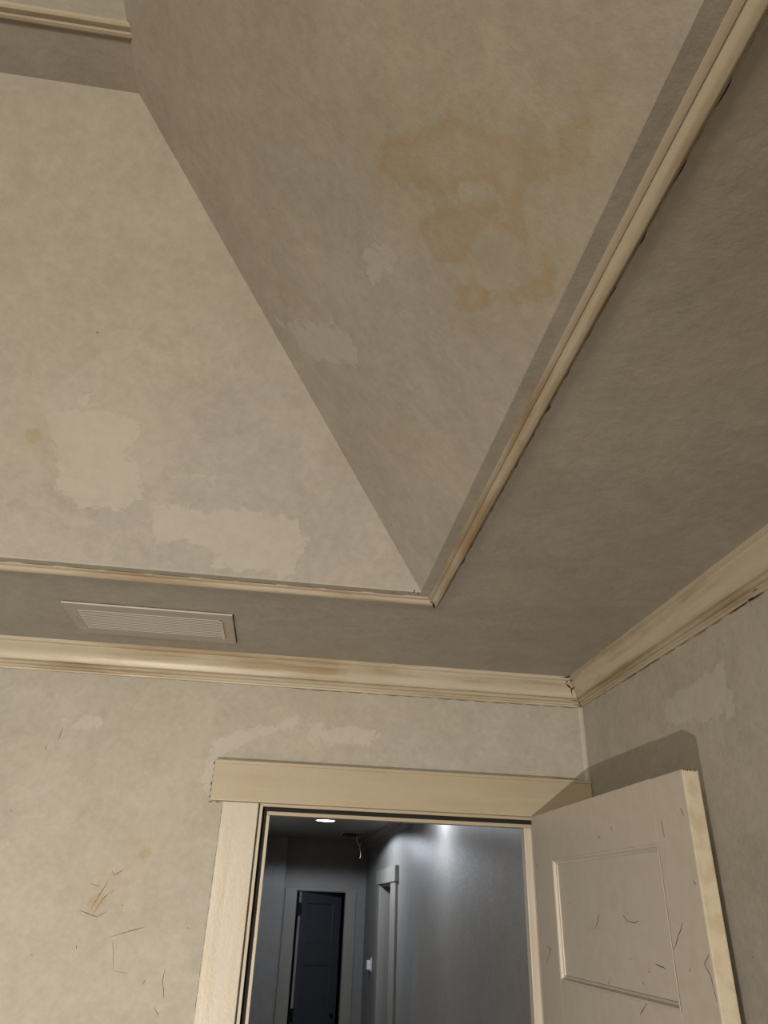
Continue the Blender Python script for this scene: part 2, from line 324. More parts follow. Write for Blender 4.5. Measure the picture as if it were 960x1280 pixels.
class Surf:
    """a finely divided plane (or several patches of it) carrying outlines of stains and paint patches"""

    def __init__(self, O, U, V):
        self.O = np.array(O, float)
        self.U = np.array(U, float) / np.linalg.norm(U)
        self.V = np.array(V, float) / np.linalg.norm(V)
        self.v, self.f, self.uv = [], [], []

    def patch(self, corners, step=0.016, wob=0.0):
        """bilinear patch from four uv corners, counter-clockwise"""
        c = [np.array(x, float) for x in corners]
        nu = max(1, int(np.ceil(max(np.linalg.norm(c[1] - c[0]), np.linalg.norm(c[2] - c[3])) / step)))
        nv = max(1, int(np.ceil(max(np.linalg.norm(c[3] - c[0]), np.linalg.norm(c[2] - c[1])) / step)))
        nu, nv = min(nu, 140), min(nv, 140)
        base = len(self.v)
        for j in range(nv + 1):
            for i in range(nu + 1):
                s, t = i / nu, j / nv
                p = (1 - s) * (1 - t) * c[0] + s * (1 - t) * c[1] + s * t * c[2] + (1 - s) * t * c[3]
                self.uv.append(p)
                self.v.append(self.O + p[0] * self.U + p[1] * self.V)
        for j in range(nv):
            for i in range(nu):
                k = base + j * (nu + 1) + i
                self.f.append((k, k + 1, k + nu + 2, k + nu + 1))
        return self

    def build(self, name, mat, light=(), stain=(), parent=None, kind=None, boxes=(), relief=0.0):
        P = np.array(self.uv)
        n = len(P)
        att = {}
        for key, polys in (('light', light), ('stain', stain)):
            d = np.full(n, -0.3)
            for poly in polys:
                q = [((np.array(p) - self.O) @ self.U, (np.array(p) - self.O) @ self.V) for p in poly]
                d = np.maximum(d, sdf(P, q))
            att[key] = d
        nrm = np.cross(self.U, self.V)
        V = [Vector(p) for p in self.v]
        if relief:
            V = [p + Vector(nrm) * relief * (noise.noise(p * 2.3) + 0.5 * noise.noise(p * 6.1)) for p in V]
        F = list(self.f)
        for (x0, y0, z0, x1, y1, z1) in boxes:
            k = len(V)
            V += [Vector((x, y, z)) for z in (z0, z1) for y in (y0, y1) for x in (x0, x1)]
            F += [tuple(k + i for i in q) for q in ((0, 2, 3, 1), (4, 5, 7, 6), (0, 1, 5, 4), (2, 6, 7, 3), (0, 4, 6, 2), (1, 3, 7, 5))]
        me = bpy.data.meshes.new(name)
        me.from_pydata([tuple(p) for p in V], [], F)
        for key in att:
            a = me.attributes.new(key, 'FLOAT', 'POINT')
            arr = np.full(len(V), -0.3, dtype=np.float32)
            arr[:n] = att[key]
            a.data.foreach_set('value', arr)
        me.update()
        return link(name, me, mat, parent, kind)


def box_bm(bm, lo, hi, bev=0.0, mat=0):
    r = bmesh.ops.create_cube(bm, size=1.0)
    vs = r['verts']
    for v in vs:
        v.co = Vector([lo[i] + (v.co[i] + 0.5) * (hi[i] - lo[i]) for i in range(3)])
    fs = set(f for v in vs for f in v.link_faces)
    for f in fs:
        f.material_index = mat
    if bev:
        es = list(set(e for v in vs for e in v.link_edges))
        r2 = bmesh.ops.bevel(bm, geom=es, offset=bev, segments=2, profile=0.6, affect='EDGES')
        for f in r2['faces']:
            f.material_index = mat
    return vs


def bm_obj(name, bm, mats, parent=None, kind=None, matrix=None):
    if matrix is not None:
        bmesh.ops.transform(bm, matrix=matrix, verts=bm.verts)
    bmesh.ops.recalc_face_normals(bm, faces=bm.faces)
    me = bpy.data.meshes.new(name)
    bm.to_mesh(me)
    bm.free()
    return link(name, me, mats, parent, kind)


def box(name, lo, hi, mat, parent=None, kind=None, bev=0.0, matrix=None):
    bm = bmesh.new()
    box_bm(bm, lo, hi, bev)
    return bm_obj(name, bm, mat, parent, kind, matrix)


def boxes(name, items, mat, parent=None, kind=None, bev=0.0):
    bm = bmesh.new()
    for lo, hi in items:
        box_bm(bm, lo, hi, bev)
    return bm_obj(name, bm, mat, parent, kind)


def sweep(name, prof, frames, mat, parent=None, kind=None, closed=True, sub=24):
    """prof: (a, b) pairs; frames: list of functions (a, b) -> point; straight runs subdivided with a faint waver"""
    bm = bmesh.new()
    rings = []
    for k in range(len(frames) - 1):
        for s in range(sub + (1 if k == len(frames) - 2 else 0)):
            t = s / sub
            ring = []
            for a, b in prof:
                p = Vector(frames[k](a, b)).lerp(Vector(frames[k + 1](a, b)), t)
                ring.append(bm.verts.new(p))
            rings.append(ring)
    n = len(prof)
    for r0, r1 in zip(rings[:-1], rings[1:]):
        for i in range(n if closed else n - 1):
            bm.faces.new((r0[i], r0[(i + 1) % n], r1[(i + 1) % n], r1[i]))
    if closed:
        bm.faces.new(rings[0])
        bm.faces.new(list(reversed(rings[-1])))
    o = bm_obj(name, bm, mat, parent, kind)
    o.data.shade_smooth()
    o.data.set_sharp_from_angle(angle=math.radians(28))
    return o


def ribbons(name, items, normal_of, mat, parent, thick=0.0007):
    """thin raised strips along measured polylines (cracks in caulk, scuffs)"""
    bm = bmesh.new()
    eye = Vector((0, 0, CZ))
    for w, pts in items:
        P = [Vector(p) for p in pts]
        fine = []
        for a, b in zip(P[:-1], P[1:]):
            m = max(2, int((b - a).length / 0.006))
            for i in range(m):
                fine.append(a.lerp(b, i / m))
        fine.append(P[-1])
        n = len(fine)
        rows = []
        for i, p in enumerate(fine):
            t = (fine[min(i + 1, n - 1)] - fine[max(i - 1, 0)]).normalized()
            nn = normal_of(p)
            s = t.cross(nn).normalized()
            jit = 0.7 + 0.6 * noise.noise(p * 160.0)
            hw = 0.8 * w * max(0.15, min(1, 3.2 * min(i, n - 1 - i) / n + 0.15)) * max(0.25, jit)
            off = s * (0.0012 * noise.noise(p * 60.0 + Vector((7, 3, 1))))
            rows.append((bm.verts.new(p + off - s * hw), bm.verts.new(p + off + nn * thick), bm.verts.new(p + off + s * hw)))
        for a, b in zip(rows[:-1], rows[1:]):
            bm.faces.new((a[0], a[1], b[1], b[0]))
            bm.faces.new((a[1], a[2], b[2], b[1]))
    o = bm_obj(name, bm, mat, parent)
    o['kind'] = 'stuff'
    return o


def cyl_bm(bm, p0, p1, r, seg=16, r1=None):
    p0, p1 = Vector(p0), Vector(p1)
    d = p1 - p0
    mt = Matrix.Translation((p0 + p1) / 2) @ d.to_track_quat('Z', 'Y').to_matrix().to_4x4()
    bmesh.ops.create_cone(bm, cap_ends=True, segments=seg, radius1=r, radius2=r if r1 is None else r1, depth=d.length, matrix=mt)


def cyl(name, p0, p1, r, mat, parent=None, seg=20, r1=None):
    bm = bmesh.new()
    cyl_bm(bm, p0, p1, r, seg, r1)
    return bm_obj(name, bm, mat, parent)


# ------------------------------------------------------------------ setting: bedroom shell
floor = box('floor', (XL - 0.1, YF - 0.1, -0.1), (HX1 + 0.12, HY1 + 1.6, 0.0), M_floor, kind='structure')

# back wall with the doorway
s = Surf((0, D, 0), (1, 0, 0), (0, 0, 1))
DX0, DX1, DZ = OX0 - 0.03, OX1 + 0.03, OZ + 0.03       # rough opening
s.patch(((XL, 0), (DX0, 0), (DX0, DZ), (XL, DZ)), 0.02)
s.patch(((XL, DZ), (DX0, DZ), (DX0, ZC), (XL, ZC)), 0.02)
s.patch(((DX0, DZ), (XW, DZ), (XW, ZC), (DX0, ZC)), 0.02)
s.patch(((DX1, 0), (XW, 0), (XW, DZ), (DX1, DZ)), 0.02)
TH = D + 0.1
wall_back = s.build('wall_back', M_wall, DATA['back_wall_light'], DATA['back_wall_stain'], kind='structure', boxes=[
    (XL - 0.1, D + 0.002, 0, DX0, TH, ZT + 0.3), (DX0, D + 0.002, DZ, DX1, TH, ZT + 0.3), (DX1, D + 0.002, 0, HX1 + 0.1, TH, ZT + 0.3)])

s = Surf((XW, 0, 0), (0, 1, 0), (0, 0, 1)).patch(((YF, 0), (D, 0), (D, ZC), (YF, ZC)), 0.02)
wall_right = s.build('wall_right', M_wall, DATA['right_wall_light'], kind='structure', boxes=[(XW + 0.002, YF - 0.1, 0, XW + 0.1, D, ZC + 0.3)])
s = Surf((XL, 0, 0), (0, 1, 0), (0, 0, 1)).patch(((YF, 0), (D, 0), (D, ZC), (YF, ZC)), 0.2)
s = None
sweep('corner_bead', [(0, 0), (0.011, 0), (0.006, 0.002), (0.002, 0.006), (0, 0.011)], [lambda a, d: (XW - a, D - d, CZ + 0.36), lambda a, d: (XW - a, D - d, ZC - 0.08)], M_bead, wall_right)
s = Surf((XL, 0, 0), (0, 1, 0), (0, 0, 1)).patch(((YF, 0), (D, 0), (D, ZC), (YF, ZC)), 0.2)
wall_left = s.build('wall_left', M_wall, kind='structure', boxes=[(XL - 0.1, YF - 0.1, 0, XL - 0.002, D, ZC + 0.3)])
s = Surf((0, YF, 0), (1, 0, 0), (0, 0, 1)).patch(((XL, 0), (XW, 0), (XW, ZC), (XL, ZC)), 0.2)
wall_front = s.build('wall_front', M_wall, kind='structure', boxes=[(XL, YF - 0.1, 0, XW, YF - 0.002, ZC + 0.3)])

# tray ceiling: flat border, four slopes, flat head, raised centre
s = Surf((0, 0, ZC), (1, 0, 0), (0, 1, 0))
s.patch(((XL, LY1), (XW, LY1), (XW, D), (XL, D)), 0.02)
s.patch(((LX1, LY0), (XW, LY0), (XW, LY1), (LX1, LY1)), 0.02)
s.patch(((XL, YF), (XW, YF), (XW, LY0), (XL, LY0)), 0.1)
s.patch(((XL, LY0), (LX0, LY0), (LX0, LY1), (XL, LY1)), 0.1)
ceiling = s.build('ceiling', M_wall, kind='structure')
box('attic_deck', (XL, YF, ZT + 0.32), (XW, D, ZT + 0.36), M_duct, ceiling)


def slope(name, a, b, c, d, lo0, lo1, light=(), stain=()):
    """a, b foot corners, c, d head corners (world); plus the little upright lip at the foot"""
    O = np.array(a, float)
    U = np.array(b, float) - O
    N_ = np.cross(U, np.array(d, float) - O)
    V = np.cross(N_, U)
    s = Surf(O, U, V)
    f = lambda p: ((np.array(p) - O) @ s.U, (np.array(p) - O) @ s.V)
    s.patch((f(a), f(b), f(c), f(d)), 0.012)
    o = s.build(name, M_wall, light, stain, ceiling, relief=0.0007)
    me = o.data
    bm = bmesh.new()
    bm.from_mesh(me)
    lay = [bm.verts.layers.float[k] for k in ('light', 'stain')]
    n = 60
    rows = []
    for i in range(n + 1):
        p = Vector(a).lerp(Vector(b), i / n)
        q = Vector(lo0).lerp(Vector(lo1), i / n)
        rows.append((bm.verts.new(p), bm.verts.new(q)))
        for v in rows[-1]:
            for L in lay:
                v[L] = -0.3
    for r0, r1 in zip(rows[:-1], rows[1:]):
        bm.faces.new((r0[0], r0[1], r1[1], r1[0]))
    bm.to_mesh(me)
    bm.free()
    return o


A, B, C_, E_ = (LX1, LY1, ZS), (LX0, LY1, ZS), (LX0, LY0, ZS), (LX1, LY0, ZS)
a, b, c, e = (TX1, TY1, ZT), (TX0, TY1, ZT), (TX0, TY0, ZT), (TX1, TY0, ZT)
dn = lambda p: (p[0], p[1], ZC)
slope_back = slope('sloped_panel', B, A, a, b, dn(B), dn(A), DATA['back_slope_light'], DATA['back_slope_stain'])
slope_right = slope('sloped_panel', A, E_, e, a, dn(A), dn(E_), DATA['right_slope_light'], DATA['right_slope_stain'])
slope('sloped_panel', E_, C_, c, e, dn(E_), dn(C_))
slope('sloped_panel', C_, B, b, c, dn(C_), dn(B))
# flat head of the tray and the raised centre beyond it
YH = 0.765
s = Surf((0, 0, ZT), (1, 0, 0), (0, 1, 0)).patch(((TX0, YH), (TX1, YH), (TX1, TY1), (TX0, TY1)), 0.02)
s.patch(((TX0, TY0), (TX1, TY0), (TX1, TY0 + 0.133), (TX0, TY0 + 0.133)), 0.05)
s.build('head_panel', M_wall, parent=ceiling)
ZR = ZT + 0.22
s = Surf((0, YH, 0), (1, 0, 0), (0, 0, 1)).patch(((TX0, ZT), (TX1, ZT), (TX1, ZR), (TX0, ZR)), 0.03)
s.build('riser_panel', M_wall, parent=ceiling)
s = Surf((0, TY0 + 0.133, 0), (1, 0, 0), (0, 0, 1)).patch(((TX0, ZT), (TX1, ZT), (TX1, ZR), (TX0, ZR)), 0.1)
s.build('riser_panel', M_wall, parent=ceiling)
for x in (TX0, TX1):
    s = Surf((x, 0, 0), (0, 1, 0), (0, 0, 1)).patch(((TY0, ZT), (TY1, ZT), (TY1, ZR), (TY0, ZR)), 0.1)
    s.build('riser_panel', M_wall, parent=ceiling)
s = Surf((0, 0, ZR), (1, 0, 0), (0, 1, 0)).patch(((TX0, TY0), (TX1, TY0), (TX1, TY1), (TX0, TY1)), 0.1)
s.build('centre_panel', M_wall, parent=ceiling)

# crown moulding round the walls, mitred at the corners
CROWN = [(0, 0), (.058, 0), (.058, .010), (.052, .013), (.049, .018), (.040, .0245), (.032, .0335), (.0265, .044), (.0235, .055),
         (.0235, .0585), (.0165, .0595), (.0130, .0605), (.0130, .0622), (.0155, .0638), (.0158, .0672), (.0135, .0690), (.0085, .0698), (.0085, .0712), (.0110, .0725), (.0110, .0775), (.0068, .0790), (.0062, .084), (0, .084)]
trim_back = sweep('trim_1', CROWN, [lambda a, d: (XL + a, D - a, ZC - d), lambda a, d: (XW - a, D - a, ZC - d)], M_trim_x, kind='structure')
trim_right = sweep('trim_2', CROWN, [lambda a, d: (XW - a, D - a, ZC - d), lambda a, d: (XW - a, YF + a, ZC - d)], M_trim_y, kind='structure')
sweep('trim_3', CROWN, [lambda a, d: (XL + a, YF + a, ZC - d), lambda a, d: (XL + a, D - a, ZC - d)], M_trim_y, kind='structure')
sweep('trim_4', CROWN, [lambda a, d: (XW - a, YF + a, ZC - d), lambda a, d: (XL + a, YF + a, ZC - d)], M_trim_x, kind='structure')

# panel moulding round the tray opening: a flat cove rising to a round bead
R0 = 0.024     # bare ledge between the lip and the moulding
TRAY = [(0, 0), (0, .0025), (.004, .0045), (.008, .0048), (.0095, .0035), (.0115, .0055), (.0145, .0095), (.019, .0120), (.024, .0125), (.0270, .0105),
        (.0285, .0065), (.0295, .0045), (.0305, .0055), (.032, .0045), (.0325, 0)]
ex = lambda a: R0 + a
tray_back = sweep('trim_5', TRAY, [lambda a, d: (LX0 - ex(a), LY1 + ex(a), ZC - d), lambda a, d: (LX1 + ex(a), LY1 + ex(a), ZC - d)], M_trim_x, kind='structure')
tray_right = sweep('trim_6', TRAY, [lambda a, d: (LX1 + ex(a), LY1 + ex(a), ZC - d), lambda a, d: (LX1 + ex(a), LY0 - ex(a), ZC - d)], M_trim_y, kind='structure')
sweep('trim_7', TRAY, [lambda a, d: (LX0 - ex(a), LY0 - ex(a), ZC - d), lambda a, d: (LX0 - ex(a), LY1 + ex(a), ZC - d)], M_trim_y, kind='structure')
sweep('trim_8', TRAY, [lambda a, d: (LX1 + ex(a), LY0 - ex(a), ZC - d), lambda a, d: (LX0 - ex(a), LY0 - ex(a), ZC - d)], M_trim_x, kind='structure')
# moulding at the edge of the raised centre
TOP = [(0, 0), (0, .006), (.004, .010), (.010, .010), (.013, .007), (.018, .010), (.024, .012), (.028, .008), (.030, 0)]
sweep('trim_9', TOP, [lambda a, d: (TX0, YH + 0.029 - a, ZT - d * 0.6), lambda a, d: (TX1 + 0.001 + d * 0.6, YH + 0.029 - a, ZT - d * 0.6)], M_trim_x, kind='structure')

# ------------------------------------------------------------------ setting: hallway shell
wt = 0.13
RD0, RD1, RZ = 7.09, 7.84, CZ + 0.205      # doorway in the hallway's right wall
s = Surf((HX1, 0, 0), (0, 1, 0), (0, 0, 1))
s.patch(((HY0, 0), (RD0, 0), (RD0, ZC), (HY0, ZC)), 0.05)
s.patch(((RD0, RZ), (RD1, RZ), (RD1, ZC), (RD0, ZC)), 0.05)
s.patch(((RD1, 0), (HY1, 0), (HY1, ZC), (RD1, ZC)), 0.05)
s.build('wall_hallway_right', M_hall, kind='structure', boxes=[
    (HX1 + 0.002, HY0, 0, HX1 + wt, RD0, ZC), (HX1 + 0.002, RD0, RZ, HX1 + wt, RD1, ZC), (HX1 + 0.002, RD1, 0, HX1 + wt, HY1 + 0.1, ZC)])
box('wall_side_room', (HX1 + wt + 1.4, RD0 - 0.8, 0), (HX1 + wt + 1.5, RD1 + 0.8, ZC), M_hall, kind='structure')
boxes('wall_side_room_return', [((HX1 + wt, RD0 - 0.9, 0), (HX1 + wt + 1.5, RD0 - 0.8, ZC)), ((HX1 + wt, RD1 + 0.8, 0), (HX1 + wt + 1.5, RD1 + 0.9, ZC)),
                                ((HX1 + wt, RD0 - 0.9, ZC), (HX1 + wt + 1.5, RD1 + 0.9, ZC + 0.05)), ((HX1 + wt, RD0 - 0.9, -0.05), (HX1 + wt + 1.5, RD1 + 0.9, 0))], M_hall, kind='structure')
FD0, FD1, FZ = 0.261, 0.825, CZ + 0.15      # doorway in the far wall
s = Surf((0, HY1, 0), (1, 0, 0), (0, 0, 1))
s.patch(((HX0, 0), (FD0, 0), (FD0, FZ), (HX0, FZ)), 0.05)
s.patch(((HX0, FZ), (HX1, FZ), (HX1, ZC), (HX0, ZC)), 0.05)
s.patch(((FD1, 0), (HX1, 0), (HX1, FZ), (FD1, FZ)), 0.05)
s.build('wall_hallway_end', M_hall, kind='structure', boxes=[
    (HX0 - 0.1, HY1 + 0.002, 0, FD0, HY1 + 0.1, ZC), (FD0, HY1 + 0.002, FZ, FD1, HY1 + 0.1, ZC), (FD1, HY1 + 0.002, 0, HX1, HY1 + 0.1, ZC)])
box('wall_hallway_left', (HX0 - 0.1, HY0, 0), (HX0, HY1, ZC), M_hall, kind='structure')
box('wall_hallway_return', (HX0, 9.02, 0), (0.112, HY1, ZC), M_hall, kind='structure', bev=0.004)
boxes('wall_closet', [((-0.5, HY1 + 1.4, 0), (1.3, HY1 + 1.5, ZC)), ((-0.6, HY1 + 0.1, 0), (-0.5, HY1 + 1.5, ZC)), ((1.3, HY1 + 0.1, 0), (1.4, HY1 + 1.5, ZC)),
                      ((-0.6, HY1 + 0.1, ZC), (1.4, HY1 + 1.5, ZC + 0.05))], M_hall, kind='structure')
s = Surf((0, 0, ZC), (1, 0, 0), (0, 1, 0)).patch(((HX0, HY0), (HX1, HY0), (HX1, HY1), (HX0, HY1)), 0.08)
s.build('ceiling_hallway', M_hall, kind='structure', boxes=[(HX0 - 0.1, HY0, ZC + 0.002, HX1 + wt, HY1, ZC + 0.08)])
HCROWN = [(a * 1.0, d * 1.0) for a, d in CROWN]
sweep('trim_10', HCROWN, [lambda a, d: (HX1 - a, HY0, ZC - d), lambda a, d: (HX1 - a, HY1 - a, ZC - d)], M_hcase, kind='structure')

# ------------------------------------------------------------------ door frame of the bedroom door
frame = empty('trim_11', (0, D, 0))
frame['kind'] = 'structure'


def fr(name, lo, hi, mat, bev=0.0015):
    o = box(name, (lo[0], lo[1] - D, lo[2]), (hi[0], hi[1] - D, hi[2]), mat, frame, bev=bev)
    return o


CI0, CI1 = -0.066, 0.766
fr('casing', (-0.168, D - 0.019, 0), (CI0, D, CZ + 0.2535), M_case, 0.002)
fr('casing', (CI1, D - 0.019, 0), (0.87, D, CZ + 0.2535), M_case, 0.002)
fr('header', (-0.206, D - 0.024, CZ + 0.2545), (XW - 0.002, D, CZ + 0.3635), M_head, 0.003)
fr('header_cap', (-0.206, D - 0.029, CZ + 0.357), (XW - 0.002, D, CZ + 0.366), M_head, 0.002)
# jambs and head
fr('jamb', (-0.083, D - 0.001, 0), (-0.058, TH + 0.002, CZ + 0.262), M_case)
fr('jamb', (0.758, D - 0.001, 0), (0.783, TH + 0.002, CZ + 0.262), M_case)
fr('head_jamb', (-0.058, D - 0.001, CZ + 0.2470), (0.758, D + 0.006, CZ + 0.262), M_head, 0.001)
fr('head_jamb', (-0.058, D + 0.006, CZ + 0.262), (0.758, TH + 0.002, CZ + 0.272), M_head)
fr('jamb_bead', (-0.060, D - 0.001, 0), (-0.0535, D + 0.006, CZ + 0.2495), M_case, 0.001)
# black strips standing in for the deep shadow gap beside the stops
fr('gap_shade_strip', (-0.058, D + 0.018, CZ + 0.2375), (0.758, D + 0.030, CZ + 0.262), M_black, 0.002)
fr('gap_shade_strip', (-0.058, D + 0.018, 0), (-0.0435, D + 0.030, CZ + 0.2375), M_black, 0.002)
fr('door_stop', (-0.058, D + 0.030, CZ + 0.228), (0.758, D + 0.062, CZ + 0.262), M_head, 0.002)
fr('door_stop', (-0.058, D + 0.030, 0), (-0.032, D + 0.062, CZ + 0.228), M_case, 0.002)
fr('door_stop', (0.735, D + 0.030, 0), (0.758, D + 0.062, CZ + 0.228), M_case, 0.002)

# ------------------------------------------------------------------ the open bedroom door
LEN, TK, LT, LB = 0.875, 0.034, CZ + 0.2505, 0.012
door = empty('door_1', (0.735, 2.205, 0))
ang = math.atan2(1.33 - 2.205, 0.745 - 0.735)
door.rotation_euler = (0, 0, ang)           # local x runs along the leaf from the hinges, +y is the far side
describe(door, 'open putty-white panelled door with worn cream edge, hinged beside the right wall', None, kind='structure')
ST0, ST1 = 0.148, 0.743
pan = []
z = CZ + 0.131
ph, rh = 0.276, 0.098
while z - ph > LB + 0.1 and len(pan) < 5:
    pan.append((z - ph, z))
    z -= ph + rh
bm = bmesh.new()
box_bm(bm, (0, 0, LB), (ST0, TK, LT), 0.0015)
bm_obj('stile', bm, [M_door], door)
bm = bmesh.new()
box_bm(bm, (ST1, 0, LB), (LEN, TK, LT), 0.003)
for f in bm.faces:
    f.material_index = 1 if f.calc_center_median().x > LEN - 0.0016 else 0
st = bm_obj('stile', bm, [M_door, M_edge], door)
st['label'] = 'outer stile with a worn cream edge'
edges_z = [LT] + [v for p in reversed(pan[::-1]) for v in (p[1], p[0])] + [LB]
for k in range(0, len(edges_z), 2):
    box('rail', (ST0 - 0.0003, 0.0, edges_z[k + 1]), (ST1 + 0.0003, TK, edges_z[k]), M_door, door)
for z0, z1 in pan:
    p = box('panel', (ST0, 0.010, z0), (ST1, TK - 0.010, z1), M_door, door)
    # sloping moulding round the recess, both faces
    for yy, sg in ((0.0, 1), (TK, -1)):
        PM = [(0, 0.0003), (.002, -.0006), (.005, .0005), (.0085, .0065), (.0125, .0075), (.0135, .0102), (0, .0102)]
        sweep('panel_moulding', PM, [lambda a, d, f=f: f(a, d) for f in (
            lambda a, d: (ST0 + a, yy + sg * d, z0 + a), lambda a, d: (ST1 - a, yy + sg * d, z0 + a),
            lambda a, d: (ST1 - a, yy + sg * d, z1 - a), lambda a, d: (ST0 + a, yy + sg * d, z1 - a),
            lambda a, d: (ST0 + a, yy + sg * d, z0 + a))], M_door, p, closed=False, sub=1)
for hz in (0.28, 1.02, 1.80):
    bm = bmesh.new()
    cyl_bm(bm, (-0.006, TK * 0.5, hz - 0.045), (-0.006, TK * 0.5, hz + 0.045), 0.006, 12)
    box_bm(bm, (-0.002, 0.004, hz - 0.045), (0.0, TK - 0.004, hz + 0.045))
    bm_obj('hinge', bm, M_edge, door)
bm = bmesh.new()
for i in range(7):
    yy = 0.003 + 0.0042 * i
    hh = 0.003 + 0.003 * abs(noise.noise(Vector((i * 2.3, 1, 4))))
    box_bm(bm, (LEN - 0.004, yy, LT - hh), (LEN + 0.0005, yy + 0.0016 + 0.001 * (i % 2), LT + 0.0004))
chips = bm_obj('paint_chips', bm, M_scuff, door, 'stuff')
# plugged hole in the worn edge
bm = bmesh.new()
cyl_bm(bm, (LEN - 0.0002, 0.016, LT - 0.045), (LEN + 0.0006, 0.016, LT - 0.045), 0.0055, 18)
bm_obj('edge_plug', bm, M_vent, door)

# ------------------------------------------------------------------ supply vent in the ceiling border
VX0, VX1, VY0, VY1 = -0.627, -0.180, 1.853, 2.092
vent = empty('ceiling_vent', (VX0, VY0, ZC))
describe(vent, 'wide louvred ceiling vent painted wall colour, beside the tray ceiling', 'vent')
vw, vd = VX1 - VX0, VY1 - VY0


def vent_frame(name, x0, y0, x1, y1):
    return box(name, (x0, y0, -0.0062), (x1, y1, 0.0), M_vent, vent, bev=0.002)


fl = 0.044
vent_frame('flange', 0, 0, vw, fl)
vent_frame('flange', 0, vd - fl, vw, vd)
vent_frame('flange', 0, fl, 0.030, vd - fl)
vent_frame('flange', vw - 0.030, fl, vw, vd - fl)
box('backing', (0.03, fl, -0.0008), (vw - 0.03, vd - fl, 0.0), M_ventd, vent)
NS = 11
sl_me = None
for k in range(NS):
    yy = fl + (vd - 2 * fl) * (k + 0.5) / NS
    if sl_me is None:
        bm = bmesh.new()
        box_bm(bm, (0.030, -0.0042, -0.0026), (vw - 0.036, 0.0042, 0.0036), 0.0014)
        first = bm_obj('slat', bm, M_vent, vent)
        first.location = (0, yy, -0.0045)
        sl_me = first.data
    else:
        o = bpy.data.objects.new('slat', sl_me)
        COL.objects.link(o)
        o.parent = vent
        o.location = (0, yy, -0.0045)
for x in (0.013, vw - 0.015):
    bm = bmesh.new()
    cyl_bm(bm, (x, vd * 0.48, -0.0085), (x, vd * 0.48, -0.005), 0.0042, 14, 0.0025)
    bm_obj('screw', bm, M_screw, vent)
# rolled ends of the slats at the right
bm = bmesh.new()
for k in range(NS):
    yy = fl + (vd - 2 * fl) * (k + 0.5) / NS
    cyl_bm(bm, (vw - 0.036, yy, -0.0075), (vw - 0.030, yy + 0.002, -0.0075), 0.0034, 8)
bm_obj('slat_ends', bm, M_edge, vent, 'stuff')

# ------------------------------------------------------------------ hallway: doors, lights, bits
# far door, ajar, hinged at the left
fdoor = empty('door_2', (FD0 + 0.036, HY1 + 0.03, 0))
fdoor.rotation_euler = (0, 0, math.radians(19))
describe(fdoor, 'dark slate panelled door standing ajar at the far end of the hallway', None, kind='structure')
FW, FT, FTK = 0.523, FZ - 0.012, 0.035
fp = [(CZ - 0.37, CZ - 0.02 + 0.05), (CZ - 0.965, CZ - 0.565), (CZ - 1.60, CZ - 1.165)]
f0, f1 = 0.095, 0.430
box('stile', (0, 0, 0.01), (f0, FTK, FT), M_fdoor, fdoor)
box('stile', (f1, 0, 0.01), (FW, FTK, FT), M_fdoor, fdoor)
ez = [FT]
for z0, z1 in fp:
    ez += [z1, z0]
ez += [0.01]
for k in range(0, len(ez), 2):
    box('rail', (f0, 0, ez[k + 1]), (f1, FTK, ez[k]), M_fdoor, fdoor)
for z0, z1 in fp:
    p = box('panel', (f0, 0.012, z0), (f1, FTK - 0.010, z1), M_fdoor, fdoor)
    PM = [(0, 0), (.004, -.002), (.012, .003), (.016, .012)]
    sweep('panel_moulding', PM, [lambda a, d: (f0 + a, d, z0 + a), lambda a, d: (f1 - a, d, z0 + a), lambda a, d: (f1 - a, d, z1 - a),
                                 lambda a, d: (f0 + a, d, z1 - a), lambda a, d: (f0 + a, d, z0 + a)], M_fdoor, p, closed=False, sub=1)
for hz in (CZ - 0.035, CZ - 1.02):
    bm = bmesh.new()
    box_bm(bm, (-0.034, -0.034, hz - 0.06), (0.022, -0.028, hz + 0.06), 0.001)
    cyl_bm(bm, (0.0, -0.036, hz - 0.062), (0.0, -0.036, hz + 0.062), 0.008, 12)
    bm_obj('hinge', bm, M_iron, fdoor)
bm = bmesh.new()
cyl_bm(bm, (FW - 0.06, -0.045, CZ - 1.02), (FW - 0.06, 0, CZ - 1.02), 0.014, 14)
bm_obj('knob', bm, M_iron, fdoor)
box('edge_band', (0.0, -0.0015, 0.01), (0.026, 0.0005, FT), M_hcase, fdoor)

ff = empty('trim_12', (0, HY1, 0))
ff['kind'] = 'structure'
for nm, lo, hi in (('casing', (FD0 - 0.105, -0.022, 0), (FD0, 0, FZ)), ('casing', (FD1, -0.022, 0), (FD1 + 0.085, 0, FZ)),
                   ('back_band', (FD1 + 0.085, -0.032, 0), (FD1 + 0.11, 0, FZ + 0.0)), ('back_band', (FD0 - 0.125, -0.032, 0), (FD0 - 0.105, 0, FZ)),
                   ('header', (FD0 - 0.13, -0.026, FZ), (FD1 + 0.12, 0, FZ + 0.018)),
                   ('jamb', (FD0, -0.01, 0), (FD0 + 0.008, 0.1, FZ)), ('jamb', (FD1 - 0.008, -0.01, 0), (FD1, 0.1, FZ)),
                   ('head_jamb', (FD0, -0.01, FZ - 0.008), (FD1, 0.1, FZ))):
    box(nm, lo, hi, M_hcase, ff, bev=0.002)

